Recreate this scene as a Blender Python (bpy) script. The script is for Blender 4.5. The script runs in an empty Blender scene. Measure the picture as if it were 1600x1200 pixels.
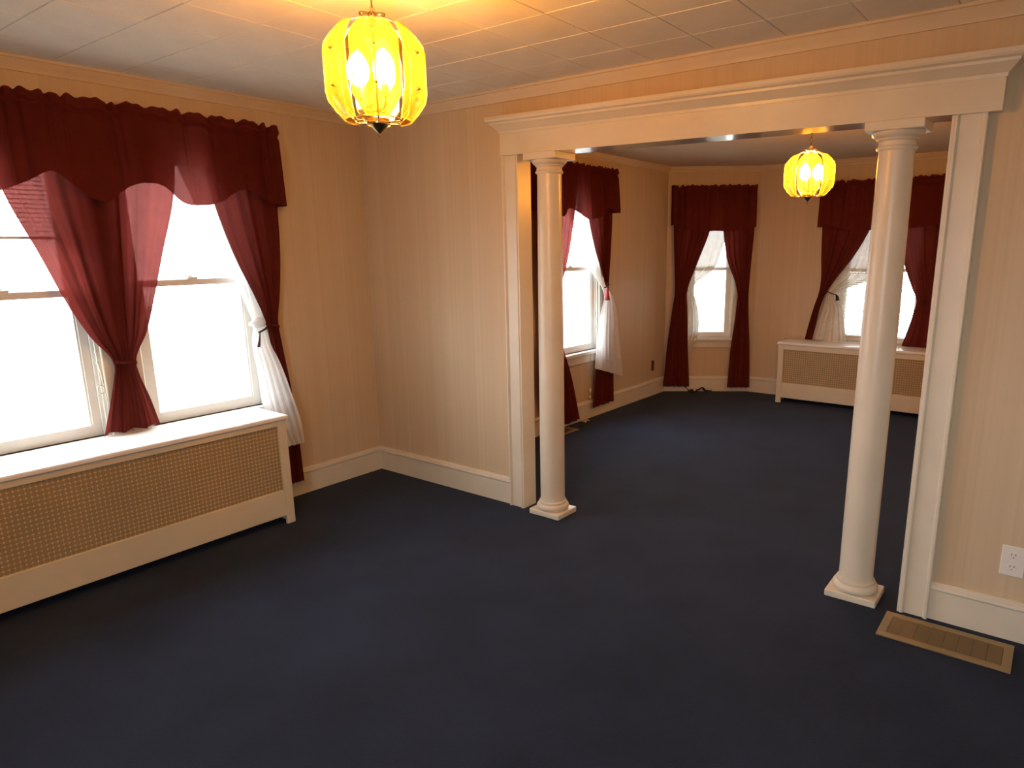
import bpy, math, random
import numpy as np
from mathutils import Vector, Matrix
random.seed(7)
PI = math.pi
scene = bpy.context.scene
COL = scene.collection

# ------------------------------------------------------------------ camera
cam_d = bpy.data.cameras.new('camera')
cam = bpy.data.objects.new('camera', cam_d)
COL.objects.link(cam)
scene.camera = cam
yaw, pitch, roll = math.radians(36.177), math.radians(12.94), math.radians(-0.415)
fw = Vector((-math.sin(yaw) * math.cos(pitch), math.cos(yaw) * math.cos(pitch), -math.sin(pitch)))
rt = Vector((math.cos(yaw), math.sin(yaw), 0))
up = rt.cross(fw)
r2 = rt * math.cos(roll) + up * math.sin(roll)
u2 = up * math.cos(roll) - rt * math.sin(roll)
m = Matrix((r2, u2, -fw)).transposed().to_4x4()
m.translation = Vector((4.0035, -3.1708, 1.606))
cam.matrix_world = m
cam_d.sensor_width = 36.0
cam_d.lens = 1070.3 * 36 / 1600
cam_d.shift_x = -78.5 / 1600
cam_d.shift_y = 32.3 / 1600
cam_d.clip_start = 0.05

# ------------------------------------------------------------------ world: bright overcast sky
world = bpy.data.worlds.new('overcast_sky')
scene.world = world
world.use_nodes = True
bg = world.node_tree.nodes['Background']
bg.inputs['Color'].default_value = (0.86, 0.93, 1.0, 1)
bg.inputs['Strength'].default_value = 16.0
BULB_STRENGTH = 330.0
BULB_COLOR = (1.0, 0.62, 0.26, 1)

vs = scene.view_settings
vs.view_transform = 'Standard'
vs.look = 'None'
vs.exposure = 0.18
vs.gamma = 1.0
vs.use_curve_mapping = False
cy = scene.cycles
cy.max_bounces = 10
cy.diffuse_bounces = 5
cy.use_adaptive_sampling = True
cy.adaptive_threshold = 0.02
cy.transparent_max_bounces = 24
cy.sample_clamp_indirect = 6.0
cy.caustics_reflective = False
cy.caustics_refractive = False


# ------------------------------------------------------------------ materials
def new_mat(name):
    mt = bpy.data.materials.new(name)
    mt.use_nodes = True
    nt = mt.node_tree
    for n in list(nt.nodes):
        nt.nodes.remove(n)
    out = nt.nodes.new('ShaderNodeOutputMaterial')
    return mt, nt, out


def N(nt, typ, **kw):
    n = nt.nodes.new(typ)
    for k, v in kw.items():
        if k in n.inputs:
            n.inputs[k].default_value = v
        else:
            setattr(n, k, v)
    return n


def paint(name, col, rough=0.4, var=0.06, scale=6.0, bump=0.02, bscale=60.0, spec=0.4, metallic=0.0, dirt=None, coat=0.0):
    mt, nt, out = new_mat(name)
    b = N(nt, 'ShaderNodeBsdfPrincipled')
    b.inputs['Roughness'].default_value = rough
    b.inputs['Metallic'].default_value = metallic
    b.inputs['Specular IOR Level'].default_value = spec
    b.inputs['Coat Weight'].default_value = coat
    tc = N(nt, 'ShaderNodeTexCoord')
    no = N(nt, 'ShaderNodeTexNoise', Scale=scale, Detail=4.0)
    nt.links.new(tc.outputs['Object'], no.inputs['Vector'])
    ra = N(nt, 'ShaderNodeValToRGB')
    lo = [c * (1 - var) for c in col]
    hi = [min(1, c * (1 + var)) for c in col]
    ra.color_ramp.elements[0].position = 0.3
    ra.color_ramp.elements[0].color = (*lo, 1)
    ra.color_ramp.elements[1].position = 0.7
    ra.color_ramp.elements[1].color = (*hi, 1)
    nt.links.new(no.outputs['Fac'], ra.inputs['Fac'])
    src = ra.outputs['Color']
    if dirt:
        dn = N(nt, 'ShaderNodeTexNoise', Scale=dirt[1], Detail=6.0, Roughness=0.7)
        nt.links.new(tc.outputs['Object'], dn.inputs['Vector'])
        dr = N(nt, 'ShaderNodeValToRGB')
        dr.color_ramp.elements[0].position = dirt[2]
        dr.color_ramp.elements[0].color = (0, 0, 0, 1)
        dr.color_ramp.elements[1].position = dirt[2] + 0.04
        dr.color_ramp.elements[1].color = (1, 1, 1, 1)
        nt.links.new(dn.outputs['Fac'], dr.inputs['Fac'])
        mx = N(nt, 'ShaderNodeMixRGB')
        nt.links.new(dr.outputs['Color'], mx.inputs['Fac'])
        nt.links.new(src, mx.inputs['Color1'])
        mx.inputs['Color2'].default_value = (*dirt[0], 1)
        src = mx.outputs['Color']
    nt.links.new(src, b.inputs['Base Color'])
    if bump:
        bn = N(nt, 'ShaderNodeTexNoise', Scale=bscale, Detail=3.0)
        nt.links.new(tc.outputs['Object'], bn.inputs['Vector'])
        bp = N(nt, 'ShaderNodeBump', Strength=bump * 5, Distance=0.004)
        nt.links.new(bn.outputs['Fac'], bp.inputs['Height'])
        nt.links.new(bp.outputs['Normal'], b.inputs['Normal'])
    nt.links.new(b.outputs['BSDF'], out.inputs['Surface'])
    return mt


def wallpaper(name, ax):
    """cream wallpaper with narrow vertical stripes; ax = direction along the wall"""
    mt, nt, out = new_mat(name)
    b = N(nt, 'ShaderNodeBsdfPrincipled')
    b.inputs['Roughness'].default_value = 0.55
    b.inputs['Specular IOR Level'].default_value = 0.3
    tc = N(nt, 'ShaderNodeTexCoord')
    dot = N(nt, 'ShaderNodeVectorMath', operation='DOT_PRODUCT')
    nt.links.new(tc.outputs['Object'], dot.inputs[0])
    dot.inputs[1].default_value = (ax[0], ax[1], 0)
    cb = N(nt, 'ShaderNodeCombineXYZ')
    nt.links.new(dot.outputs['Value'], cb.inputs['X'])
    w1 = N(nt, 'ShaderNodeTexNoise', Scale=55.0, Detail=2.0)
    nt.links.new(cb.outputs['Vector'], w1.inputs['Vector'])
    w2 = N(nt, 'ShaderNodeTexNoise', Scale=11.0, Detail=1.0)
    nt.links.new(cb.outputs['Vector'], w2.inputs['Vector'])
    ad = N(nt, 'ShaderNodeMath', operation='ADD')
    nt.links.new(w1.outputs['Fac'], ad.inputs[0])
    nt.links.new(w2.outputs['Fac'], ad.inputs[1])
    ra = N(nt, 'ShaderNodeValToRGB')
    ra.color_ramp.elements[0].position = 0.36
    ra.color_ramp.elements[0].color = WALL_LO
    ra.color_ramp.elements[1].position = 0.64
    ra.color_ramp.elements[1].color = WALL_HI
    hf = N(nt, 'ShaderNodeMath', operation='MULTIPLY')
    hf.inputs[1].default_value = 0.5
    nt.links.new(ad.outputs[0], hf.inputs[0])
    nt.links.new(hf.outputs[0], ra.inputs['Fac'])
    nt.links.new(ra.outputs['Color'], b.inputs['Base Color'])
    bp = N(nt, 'ShaderNodeBump', Strength=0.12, Distance=0.002)
    nt.links.new(w1.outputs['Fac'], bp.inputs['Height'])
    nt.links.new(bp.outputs['Normal'], b.inputs['Normal'])
    nt.links.new(b.outputs['BSDF'], out.inputs['Surface'])
    return mt


def fabric(name, col, trans_col, trans=0.4, clear=0.0, weave=900.0):
    mt, nt, out = new_mat(name)
    tc = N(nt, 'ShaderNodeTexCoord')
    no = N(nt, 'ShaderNodeTexNoise', Scale=weave, Detail=2.0)
    nt.links.new(tc.outputs['Object'], no.inputs['Vector'])
    big = N(nt, 'ShaderNodeTexNoise', Scale=14.0, Detail=4.0)
    nt.links.new(tc.outputs['Object'], big.inputs['Vector'])
    def shade(c):
        mx = N(nt, 'ShaderNodeMixRGB')
        nt.links.new(big.outputs['Fac'], mx.inputs['Fac'])
        mx.inputs['Color1'].default_value = (*[x * 0.8 for x in c], 1)
        mx.inputs['Color2'].default_value = (*[min(1, x * 1.2) for x in c], 1)
        return mx.outputs['Color']
    d = N(nt, 'ShaderNodeBsdfDiffuse')
    nt.links.new(shade(col), d.inputs['Color'])
    bp = N(nt, 'ShaderNodeBump', Strength=0.25, Distance=0.001)
    nt.links.new(no.outputs['Fac'], bp.inputs['Height'])
    nt.links.new(bp.outputs['Normal'], d.inputs['Normal'])
    t = N(nt, 'ShaderNodeBsdfTranslucent')
    nt.links.new(shade(trans_col), t.inputs['Color'])
    mx = N(nt, 'ShaderNodeMixShader')
    mx.inputs['Fac'].default_value = trans
    nt.links.new(d.outputs[0], mx.inputs[1])
    nt.links.new(t.outputs[0], mx.inputs[2])
    last = mx
    if clear:
        tr = N(nt, 'ShaderNodeBsdfTransparent')
        tr.inputs['Color'].default_value = (*[min(1, c ** 0.5) for c in trans_col], 1)
        m2 = N(nt, 'ShaderNodeMixShader')
        m2.inputs['Fac'].default_value = clear
        nt.links.new(mx.outputs[0], m2.inputs[1])
        nt.links.new(tr.outputs[0], m2.inputs[2])
        last = m2
    nt.links.new(last.outputs[0], out.inputs['Surface'])
    return mt


def glass_mat(name, tint, gloss=0.06, rough=0.02, haze=0.0, haze_col=(1, 1, 1)):
    mt, nt, out = new_mat(name)
    tr = N(nt, 'ShaderNodeBsdfTransparent')
    tr.inputs['Color'].default_value = (*tint, 1)
    base = tr
    if haze:
        tl = N(nt, 'ShaderNodeBsdfTranslucent')
        tl.inputs['Color'].default_value = (*haze_col, 1)
        m0 = N(nt, 'ShaderNodeMixShader')
        m0.inputs['Fac'].default_value = haze
        nt.links.new(tr.outputs[0], m0.inputs[1])
        nt.links.new(tl.outputs[0], m0.inputs[2])
        base = m0
    gl = N(nt, 'ShaderNodeBsdfGlossy')
    gl.inputs['Roughness'].default_value = rough
    mx = N(nt, 'ShaderNodeMixShader')
    mx.inputs['Fac'].default_value = gloss
    nt.links.new(base.outputs[0], mx.inputs[1])
    nt.links.new(gl.outputs[0], mx.inputs[2])
    nt.links.new(mx.outputs[0], out.inputs['Surface'])
    return mt


def emit_mat(name, col, s):
    mt, nt, out = new_mat(name)
    e = N(nt, 'ShaderNodeEmission')
    e.inputs['Color'].default_value = col
    e.inputs['Strength'].default_value = s
    nt.links.new(e.outputs[0], out.inputs['Surface'])
    return mt


def carpet_mat():
    mt, nt, out = new_mat('navy_carpet')
    b = N(nt, 'ShaderNodeBsdfPrincipled')
    b.inputs['Roughness'].default_value = 0.95
    b.inputs['Specular IOR Level'].default_value = 0.15
    b.inputs['Sheen Weight'].default_value = 0.12
    b.inputs['Sheen Roughness'].default_value = 0.5
    b.inputs['Sheen Tint'].default_value = (0.5, 0.6, 0.85, 1)
    tc = N(nt, 'ShaderNodeTexCoord')
    n1 = N(nt, 'ShaderNodeTexNoise', Scale=2.2, Detail=6.0, Roughness=0.6)
    n2 = N(nt, 'ShaderNodeTexNoise', Scale=260.0, Detail=3.0)
    nt.links.new(tc.outputs['Object'], n1.inputs['Vector'])
    nt.links.new(tc.outputs['Object'], n2.inputs['Vector'])
    ad = N(nt, 'ShaderNodeMath', operation='MULTIPLY_ADD')
    nt.links.new(n2.outputs['Fac'], ad.inputs[0])
    ad.inputs[1].default_value = 0.7
    nt.links.new(n1.outputs['Fac'], ad.inputs[2])
    ra = N(nt, 'ShaderNodeValToRGB')
    ra.color_ramp.elements[0].position = 0.55
    ra.color_ramp.elements[0].color = (*[c * 0.6 for c in CARPET], 1)
    ra.color_ramp.elements[1].position = 1.15
    ra.color_ramp.elements[1].color = (*[c * 1.4 for c in CARPET], 1)
    nt.links.new(ad.outputs[0], ra.inputs['Fac'])
    nt.links.new(ra.outputs['Color'], b.inputs['Base Color'])
    bp = N(nt, 'ShaderNodeBump', Strength=0.6, Distance=0.006)
    nt.links.new(n2.outputs['Fac'], bp.inputs['Height'])
    nt.links.new(bp.outputs['Normal'], b.inputs['Normal'])
    nt.links.new(b.outputs['BSDF'], out.inputs['Surface'])
    return mt


WALL_LO = (0.565, 0.435, 0.288, 1)
WALL_HI = (0.63, 0.495, 0.338, 1)
CARPET = (0.0090, 0.0140, 0.0305)
CREAM = (0.70, 0.64, 0.525)
M = dict(
    wall_x=wallpaper('striped_cream_wallpaper', (1, 0)),
    wall_y=wallpaper('striped_cream_wallpaper_side', (0, 1)),
    wall_d=wallpaper('striped_cream_wallpaper_bay', (0.83, 0.55)),
    cream=paint('cream_gloss_paint', CREAM, rough=0.33, var=0.04, bump=0.008, bscale=25, spec=0.5),
    beam=paint('glossy_cream_beam', CREAM, rough=0.11, var=0.04, bump=0.003, bscale=12, spec=0.6),
    cream_worn=paint('cream_paint_chipped', CREAM, rough=0.35, var=0.06, bump=0.02, bscale=40, dirt=((0.22, 0.15, 0.09), 45.0, 0.67)),
    white=paint('white_window_paint', (0.80, 0.80, 0.76), rough=0.35, var=0.03, bump=0.01),
    cover=paint('cream_enamel', (0.68, 0.60, 0.45), rough=0.32, var=0.03, bump=0.008),
    cover_top=paint('white_enamel', (0.86, 0.84, 0.78), rough=0.3, var=0.02, bump=0.008),
    grille=paint('tan_grille_metal', (0.66, 0.53, 0.34), rough=0.45, var=0.05, bump=0.0),
    liner=paint('brown_liner', (0.34, 0.245, 0.125), rough=0.6, var=0.05, bump=0.0),
    dark=paint('dark_iron', (0.03, 0.025, 0.02), rough=0.7, var=0.2),
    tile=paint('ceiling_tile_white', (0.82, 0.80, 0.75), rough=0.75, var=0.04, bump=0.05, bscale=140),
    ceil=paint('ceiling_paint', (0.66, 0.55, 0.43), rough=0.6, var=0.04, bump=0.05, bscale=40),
    seam=paint('ceiling_joint', (0.50, 0.45, 0.37), rough=0.8),
    crown=paint('cream_crown_paint', (0.66, 0.55, 0.41), rough=0.45, var=0.03),
    carpet=carpet_mat(),
    red=fabric('burgundy_curtain', (0.115, 0.020, 0.016), (0.18, 0.028, 0.023), trans=0.30, clear=0.032),
    red_lined=fabric('lined_burgundy_curtain', (0.120, 0.021, 0.015), (0.20, 0.03, 0.022), trans=0.12, clear=0.004),
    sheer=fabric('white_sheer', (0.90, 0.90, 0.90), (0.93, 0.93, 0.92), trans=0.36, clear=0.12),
    sheer_dim=fabric('dimmed_white_sheer', (0.66, 0.62, 0.54), (0.8, 0.78, 0.70), trans=0.10, clear=0.035),  # darker, less translucent copy of the white sheer, dimming the far windows
    tassel=paint('red_tassel', (0.30, 0.03, 0.03), rough=0.8),
    cord=paint('white_cord', (0.8, 0.8, 0.76), rough=0.7),
    darkcord=paint('dark_cord', (0.05, 0.02, 0.02), rough=0.8),
    brass=paint('polished_brass', (0.80, 0.55, 0.18), rough=0.22, var=0.05, metallic=1.0, bump=0.0),
    oldbrass=paint('aged_brass', (0.36, 0.25, 0.11), rough=0.4, var=0.1, metallic=1.0),
    amber=glass_mat('amber_glass', (1.0, 0.73, 0.16), gloss=0.05, rough=0.08, haze=0.026, haze_col=(1.0, 0.82, 0.34)),
    edge=glass_mat('glass_bevel', (1.0, 0.85, 0.35), gloss=0.12, rough=0.08, haze=0.10, haze_col=(1.0, 0.85, 0.35)),
    pane=glass_mat('window_glass', (0.97, 0.98, 0.97), gloss=0.03),
    bulb=emit_mat('warm_bulb', BULB_COLOR, BULB_STRENGTH),
    vent=paint('bronze_vent', (0.30, 0.22, 0.11), rough=0.45, var=0.08, metallic=0.3),
    vent_slat=paint('bronze_vent_slat', (0.20, 0.14, 0.07), rough=0.5, var=0.08, metallic=0.3),
    plastic=paint('white_plastic', (0.78, 0.75, 0.70), rough=0.35, var=0.02, bump=0.0),
    brown=paint('brown_plastic', (0.10, 0.03, 0.015), rough=0.45),
    rubber=paint('black_rubber', (0.012, 0.012, 0.013), rough=0.6),
    paper=paint('pale_paper', (0.55, 0.45, 0.36), rough=0.8),
    ground=paint('outdoor_ground', (0.22, 0.22, 0.20), rough=0.9, var=0.1, scale=1.0),
    outer=paint('outer_wall', (0.6, 0.58, 0.54), rough=0.8),
)


# ------------------------------------------------------------------ mesh helpers
class MB:
    def __init__(s):
        s.v = []
        s.f = []

    def add(s, verts, faces):
        o = len(s.v)
        s.v += [tuple(p) for p in verts]
        s.f += [tuple(i + o for i in f) for f in faces]
        return s

    def box(s, x0, x1, y0, y1, z0, z1, mat=None):
        vs_ = [(x0, y0, z0), (x1, y0, z0), (x1, y1, z0), (x0, y1, z0), (x0, y0, z1), (x1, y0, z1), (x1, y1, z1), (x0, y1, z1)]
        if mat is not None:
            vs_ = [tuple(mat @ Vector(p)) for p in vs_]
        return s.add(vs_, [(0, 3, 2, 1), (4, 5, 6, 7), (0, 1, 5, 4), (1, 2, 6, 5), (2, 3, 7, 6), (3, 0, 4, 7)])

    def bbox(s, x0, x1, y0, y1, z0, z1, b=0.004, mat=None):
        """box with chamfered edges"""
        pts = []
        for k, z in enumerate((z0, z0 + b, z1 - b, z1)):
            i = b if k in (0, 3) else 0
            if k in (0, 3):
                ring = [(x0 + b, y0 + b), (x1 - b, y0 + b), (x1 - b, y0 + b), (x1 - b, y1 - b), (x1 - b, y1 - b), (x0 + b, y1 - b), (x0 + b, y1 - b), (x0 + b, y0 + b)]
                ring = [(x0 + b, y0 + 0 * b + b), (x1 - b, y0 + b), (x1 - b, y0 + b), (x1 - b, y1 - b), (x1 - b, y1 - b), (x0 + b, y1 - b), (x0 + b, y1 - b), (x0 + b, y0 + b)]
            else:
                ring = [(x0 + b, y0), (x1 - b, y0), (x1, y0 + b), (x1, y1 - b), (x1 - b, y1), (x0 + b, y1), (x0, y1 - b), (x0, y0 + b)]
            pts.append([(x, y, z) for x, y in ring])
        vs_ = [p for r in pts for p in r]
        if mat is not None:
            vs_ = [tuple(mat @ Vector(p)) for p in vs_]
        fs = []
        for k in range(3):
            for j in range(8):
                fs.append((k * 8 + j, k * 8 + (j + 1) % 8, (k + 1) * 8 + (j + 1) % 8, (k + 1) * 8 + j))
        fs.append(tuple(reversed(range(8))))
        fs.append(tuple(range(24, 32)))
        return s.add(vs_, fs)

    def prism(s, poly, z0, z1, mat=None):
        n = len(poly)
        vs_ = [(x, y, z0) for x, y in poly] + [(x, y, z1) for x, y in poly]
        if mat is not None:
            vs_ = [tuple(mat @ Vector(p)) for p in vs_]
        fs = [(i, (i + 1) % n, n + (i + 1) % n, n + i) for i in range(n)] + [tuple(reversed(range(n))), tuple(range(n, 2 * n))]
        return s.add(vs_, fs)

    def lathe(s, prof, seg=32, c=(0, 0, 0), cap=True, mat=None):
        n = len(prof)
        vs_ = []
        for r, z in prof:
            for j in range(seg):
                a = 2 * PI * j / seg
                vs_.append((c[0] + r * math.cos(a), c[1] + r * math.sin(a), c[2] + z))
        if mat is not None:
            vs_ = [tuple(mat @ Vector(p)) for p in vs_]
        fs = []
        for k in range(n - 1):
            for j in range(seg):
                fs.append((k * seg + j, k * seg + (j + 1) % seg, (k + 1) * seg + (j + 1) % seg, (k + 1) * seg + j))
        if cap:
            fs.append(tuple(reversed(range(seg))))
            fs.append(tuple(range((n - 1) * seg, n * seg)))
        return s.add(vs_, fs)

    def tube(s, pts, r, seg=8, closed=False):
        pts = [Vector(p) for p in pts]
        n = len(pts)
        vs_ = []
        prev = None
        for i in range(n):
            a = pts[(i - 1) % n] if (closed or i > 0) else pts[i]
            b = pts[(i + 1) % n] if (closed or i < n - 1) else pts[i]
            t = (b - a).normalized()
            if prev is None:
                u = t.orthogonal().normalized()
            else:
                u = (prev - t * prev.dot(t))
                u = u.normalized() if u.length > 1e-6 else t.orthogonal().normalized()
            prev = u
            w = t.cross(u)
            rr = r[i] if isinstance(r, (list, tuple)) else r
            for j in range(seg):
                an = 2 * PI * j / seg
                vs_.append(tuple(pts[i] + u * (rr * math.cos(an)) + w * (rr * math.sin(an))))
        fs = []
        for k in range(n if closed else n - 1):
            k2 = (k + 1) % n
            for j in range(seg):
                fs.append((k * seg + j, k * seg + (j + 1) % seg, k2 * seg + (j + 1) % seg, k2 * seg + j))
        if not closed:
            fs.append(tuple(reversed(range(seg))))
            fs.append(tuple(range((n - 1) * seg, n * seg)))
        return s.add(vs_, fs)

    def sphere(s, c, r, seg=12, rings=8, sz=1.0):
        prof = []
        for k in range(rings + 1):
            a = -PI / 2 + PI * k / rings
            prof.append((max(1e-4, r * math.cos(a)), r * math.sin(a) * sz))
        return s.lathe(prof, seg, c)

    def sweep(s, prof, path, side=1, closed_prof=True):
        """prof: (d, z) points, d measured off the path to its left (side=1) or right (-1); mitred corners"""
        P = [Vector((p[0], p[1])) for p in path]
        n = len(P)
        offs = []
        for i in range(n):
            ns = []
            if i > 0:
                t = (P[i] - P[i - 1]).normalized()
                ns.append(Vector((-t.y, t.x)) * side)
            if i < n - 1:
                t = (P[i + 1] - P[i]).normalized()
                ns.append(Vector((-t.y, t.x)) * side)
            if len(ns) == 1:
                offs.append(ns[0])
            else:
                b = (ns[0] + ns[1])
                b = b / (b.dot(ns[0]))
                offs.append(b)
        k = len(prof)
        vs_ = []
        for i in range(n):
            for d, z in prof:
                q = P[i] + offs[i] * d
                vs_.append((q.x, q.y, z))
        fs = []
        for i in range(n - 1):
            for j in range(k if closed_prof else k - 1):
                fs.append((i * k + j, i * k + (j + 1) % k, (i + 1) * k + (j + 1) % k, (i + 1) * k + j))
        if closed_prof:
            fs.append(tuple(reversed(range(k))))
            fs.append(tuple(range((n - 1) * k, n * k)))
        return s.add(vs_, fs)

    def mesh(s, name, mat=None, smooth=False, angle=None):
        me = bpy.data.meshes.new(name)
        me.from_pydata(s.v, [], s.f)
        me.validate()
        me.update()
        import bmesh
        bm = bmesh.new()
        bm.from_mesh(me)
        bmesh.ops.recalc_face_normals(bm, faces=bm.faces)
        bm.to_mesh(me)
        bm.free()
        if mat:
            me.materials.append(mat)
        if smooth:
            me.shade_smooth()
            if angle:
                me.set_sharp_from_angle(angle=math.radians(angle))
        return me

    def build(s, name, mat, parent=None, smooth=False, angle=None, label=None):
        o = bpy.data.objects.new(name, s.mesh(name, mat, smooth, angle))
        COL.objects.link(o)
        if parent:
            o.parent = parent
            o.matrix_parent_inverse = parent.matrix_world.inverted() if parent.type != 'EMPTY' else Matrix.Translation(-parent.location)
        if label:
            o['label'] = label
        return o


def empty(name, loc=(0, 0, 0)):
    o = bpy.data.objects.new(name, None)
    COL.objects.link(o)
    o.location = loc
    o.empty_display_size = 0.1
    return o


def tag(o, label, cat=None, group=None, kind=None):
    o['label'] = label
    if cat:
        o['category'] = cat
    if group:
        o['group'] = group
    if kind:
        o['kind'] = kind
    return o


def struct(o, label, cat):
    return tag(o, label, cat, kind='structure')


# ------------------------------------------------------------------ dimensions
H = 2.470            # front room ceiling
H2 = 2.430           # back room ceiling
XB = 0.414           # back room left wall
C1 = Vector((0.414, 3.69))
C2 = Vector((1.20, 4.22))
YB = 4.22            # back wall
XR, YF = 5.3, -4.6   # front room far sides (behind the camera)
XR2 = 4.55           # back room right wall
WT = 0.06            # partition thickness
OX0, OX1 = 1.392, 3.575   # opening in partition
OZ = 2.12
TH = 0.22            # outer wall thickness
HSL = -0.0133        # the old beam is not quite level


def hz(x, z=0.0):
    return 2.10 + HSL * (x - 2.5) + z


# ------------------------------------------------------------------ shell
b = MB().box(-0.3, XR + 0.3, YF - 0.3, YB + 0.3, -0.12, 0.0)
struct(b.build('floor', M['carpet']), 'dark navy blue carpet covering the floor of both rooms', 'carpet')

# wall with rectangular holes: the wall runs from p (2d) along unit e for length L, room side is n
def wall(name, p, e, n, L, th, zt, holes, mat, label, zb=0.0):
    xs = sorted({0, L, *[h[0] for h in holes], *[h[1] for h in holes]})
    zs = sorted({zb, zt, *[h[2] for h in holes], *[h[3] for h in holes]})
    mb = MB()
    def P(s_, d, z):
        return (p[0] + e[0] * s_ - n[0] * d, p[1] + e[1] * s_ - n[1] * d, z)
    solid = {}
    for i in range(len(xs) - 1):
        for k in range(len(zs) - 1):
            cx, cz = (xs[i] + xs[i + 1]) / 2, (zs[k] + zs[k + 1]) / 2
            solid[i, k] = not any(h[0] < cx < h[1] and h[2] < cz < h[3] for h in holes)
    for (i, k), v in solid.items():
        if not v:
            continue
        x0, x1, z0, z1 = xs[i], xs[i + 1], zs[k], zs[k + 1]
        for d in (0, th):
            mb.add([P(x0, d, z0), P(x1, d, z0), P(x1, d, z1), P(x0, d, z1)], [(0, 1, 2, 3)])
        for (di, dk, q) in ((-1, 0, [(x0, z0), (x0, z1)]), (1, 0, [(x1, z0), (x1, z1)]), (0, -1, [(x0, z0), (x1, z0)]), (0, 1, [(x0, z1), (x1, z1)])):
            if not solid.get((i + di, k + dk), False):
                (a0, a1), (b0, b1) = q
                mb.add([P(a0, 0, a1), P(b0, 0, b1), P(b0, th, b1), P(a0, th, a1)], [(0, 1, 2, 3)])
    # weld
    key, nv, mp = {}, [], []
    for v in mb.v:
        kk = tuple(round(c, 5) for c in v)
        if kk not in key:
            key[kk] = len(nv)
            nv.append(v)
        mp.append(key[kk])
    mb.v = nv
    mb.f = [tuple(mp[i] for i in f) for f in mb.f]
    return struct(mb.build(name, M[mat]), label, 'wall')


WZ0, WZ1 = 0.655, 2.13       # window openings
# (front left wall: s measured from the corner y=0 towards -y)
wall('wall_left', (0, 0), (0, -1), (1, 0), 4.6, TH, H, [(0.85, 1.56, WZ0, WZ1), (1.74, 2.45, WZ0, WZ1)], 'wall_y', 'striped cream wallpapered wall holding the double window')
wall('wall_center', (-TH, 0), (1, 0), (0, -1), XR + TH, WT, H, [(OX0 + TH, OX1 + TH, 0, OZ)], 'wall_x', 'striped cream wallpapered partition wall with the wide columned opening')
wall('wall_right', (XR, 0), (0, -1), (-1, 0), 4.6, 0.15, H, [], 'wall_y', 'striped cream wallpapered wall on the right side of front room')
wall('wall_front', (-TH, YF), (1, 0), (0, 1), XR + TH + 0.15, TH, H, [(3.6 + TH, 4.6 + TH, WZ0, WZ1)], 'wall_x', 'striped cream wallpapered wall at the near end of front room')
W1C = 1.93
wall('wall_back_left', (XB, WT), (0, 1), (1, 0), C1.y - WT + 0.05, TH, H2, [(1.535 - WT, 2.325 - WT, WZ0, WZ1)], 'wall_y', 'striped cream wallpapered side wall of back room beyond the left column')
BE = (C2 - C1).normalized()
BN = Vector((BE.y, -BE.x))
BL = (C2 - C1).length
wall('wall_bay', C1, BE, BN, BL, TH, H2, [(0.235, 0.745, 0.61, 2.08)], 'wall_d', 'angled bay wall of back room around the narrow window')
wall('wall_back', (C2.x, YB), (1, 0), (0, -1), XR2 - C2.x + 0.1, TH, H2, [(2.10 - C2.x, 2.90 - C2.x, 0.62, 2.08)], 'wall_x', 'striped cream far wall of back room behind the distant radiator cover')
wall('wall_back_right', (XR2, WT), (0, 1), (-1, 0), YB - WT, 0.15, H2, [], 'wall_y', 'striped cream right side wall of back room')

# front ceiling of square fibre tiles on a backing
ceil = MB().box(-TH, XR + 0.15, YF - 0.15, 0.0, H + 0.006, H + 0.10).build('ceiling', M['seam'])
struct(ceil, 'off-white tiled ceiling of the front room', 'ceiling')
TX, TY = 0.32, 0.292
tcache = {}
def tile_mesh(w, d):
    k = (round(w, 3), round(d, 3))
    if k not in tcache:
        g = 0.0010
        mb = MB()
        bz = 0.0025
        mb.add([(g + bz, g + bz, 0), (w - g - bz, g + bz, 0), (w - g - bz, d - g - bz, 0), (g + bz, d - g - bz, 0),
                (g, g, 0.003), (w - g, g, 0.003), (w - g, d - g, 0.003), (g, d - g, 0.003),
                (g, g, 0.012), (w - g, g, 0.012), (w - g, d - g, 0.012), (g, d - g, 0.012)],
               [(0, 3, 2, 1), (0, 1, 5, 4), (1, 2, 6, 5), (2, 3, 7, 6), (3, 0, 4, 7), (4, 5, 9, 8), (5, 6, 10, 9), (6, 7, 11, 10), (7, 4, 8, 11), (8, 9, 10, 11)])
        tcache[k] = mb.mesh('tile', M['tile'])
    return tcache[k]
xs = [0.0] + [x for x in [2.59 + TX * k for k in range(-9, 10)] if 0.03 < x < XR - 0.03] + [XR]
ys = [0.0] + [y for y in [-0.31 - TY * k for k in range(-1, 16)] if YF + 0.03 < y < -0.03] + [YF]
for i in range(len(xs) - 1):
    for j in range(len(ys) - 1):
        o = bpy.data.objects.new('tile', tile_mesh(xs[i + 1] - xs[i], ys[j] - ys[j + 1]))
        COL.objects.link(o)
        o.location = (xs[i], ys[j + 1], H - random.uniform(0, 0.0012))
        o.rotation_euler = (random.uniform(-.0016, .0016), random.uniform(-.0016, .0016), 0)
        o.parent = ceil
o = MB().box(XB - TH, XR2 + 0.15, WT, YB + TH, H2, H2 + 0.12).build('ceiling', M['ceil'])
struct(o, 'plain off-white ceiling of the back room above the far lamp', 'ceiling')

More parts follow.
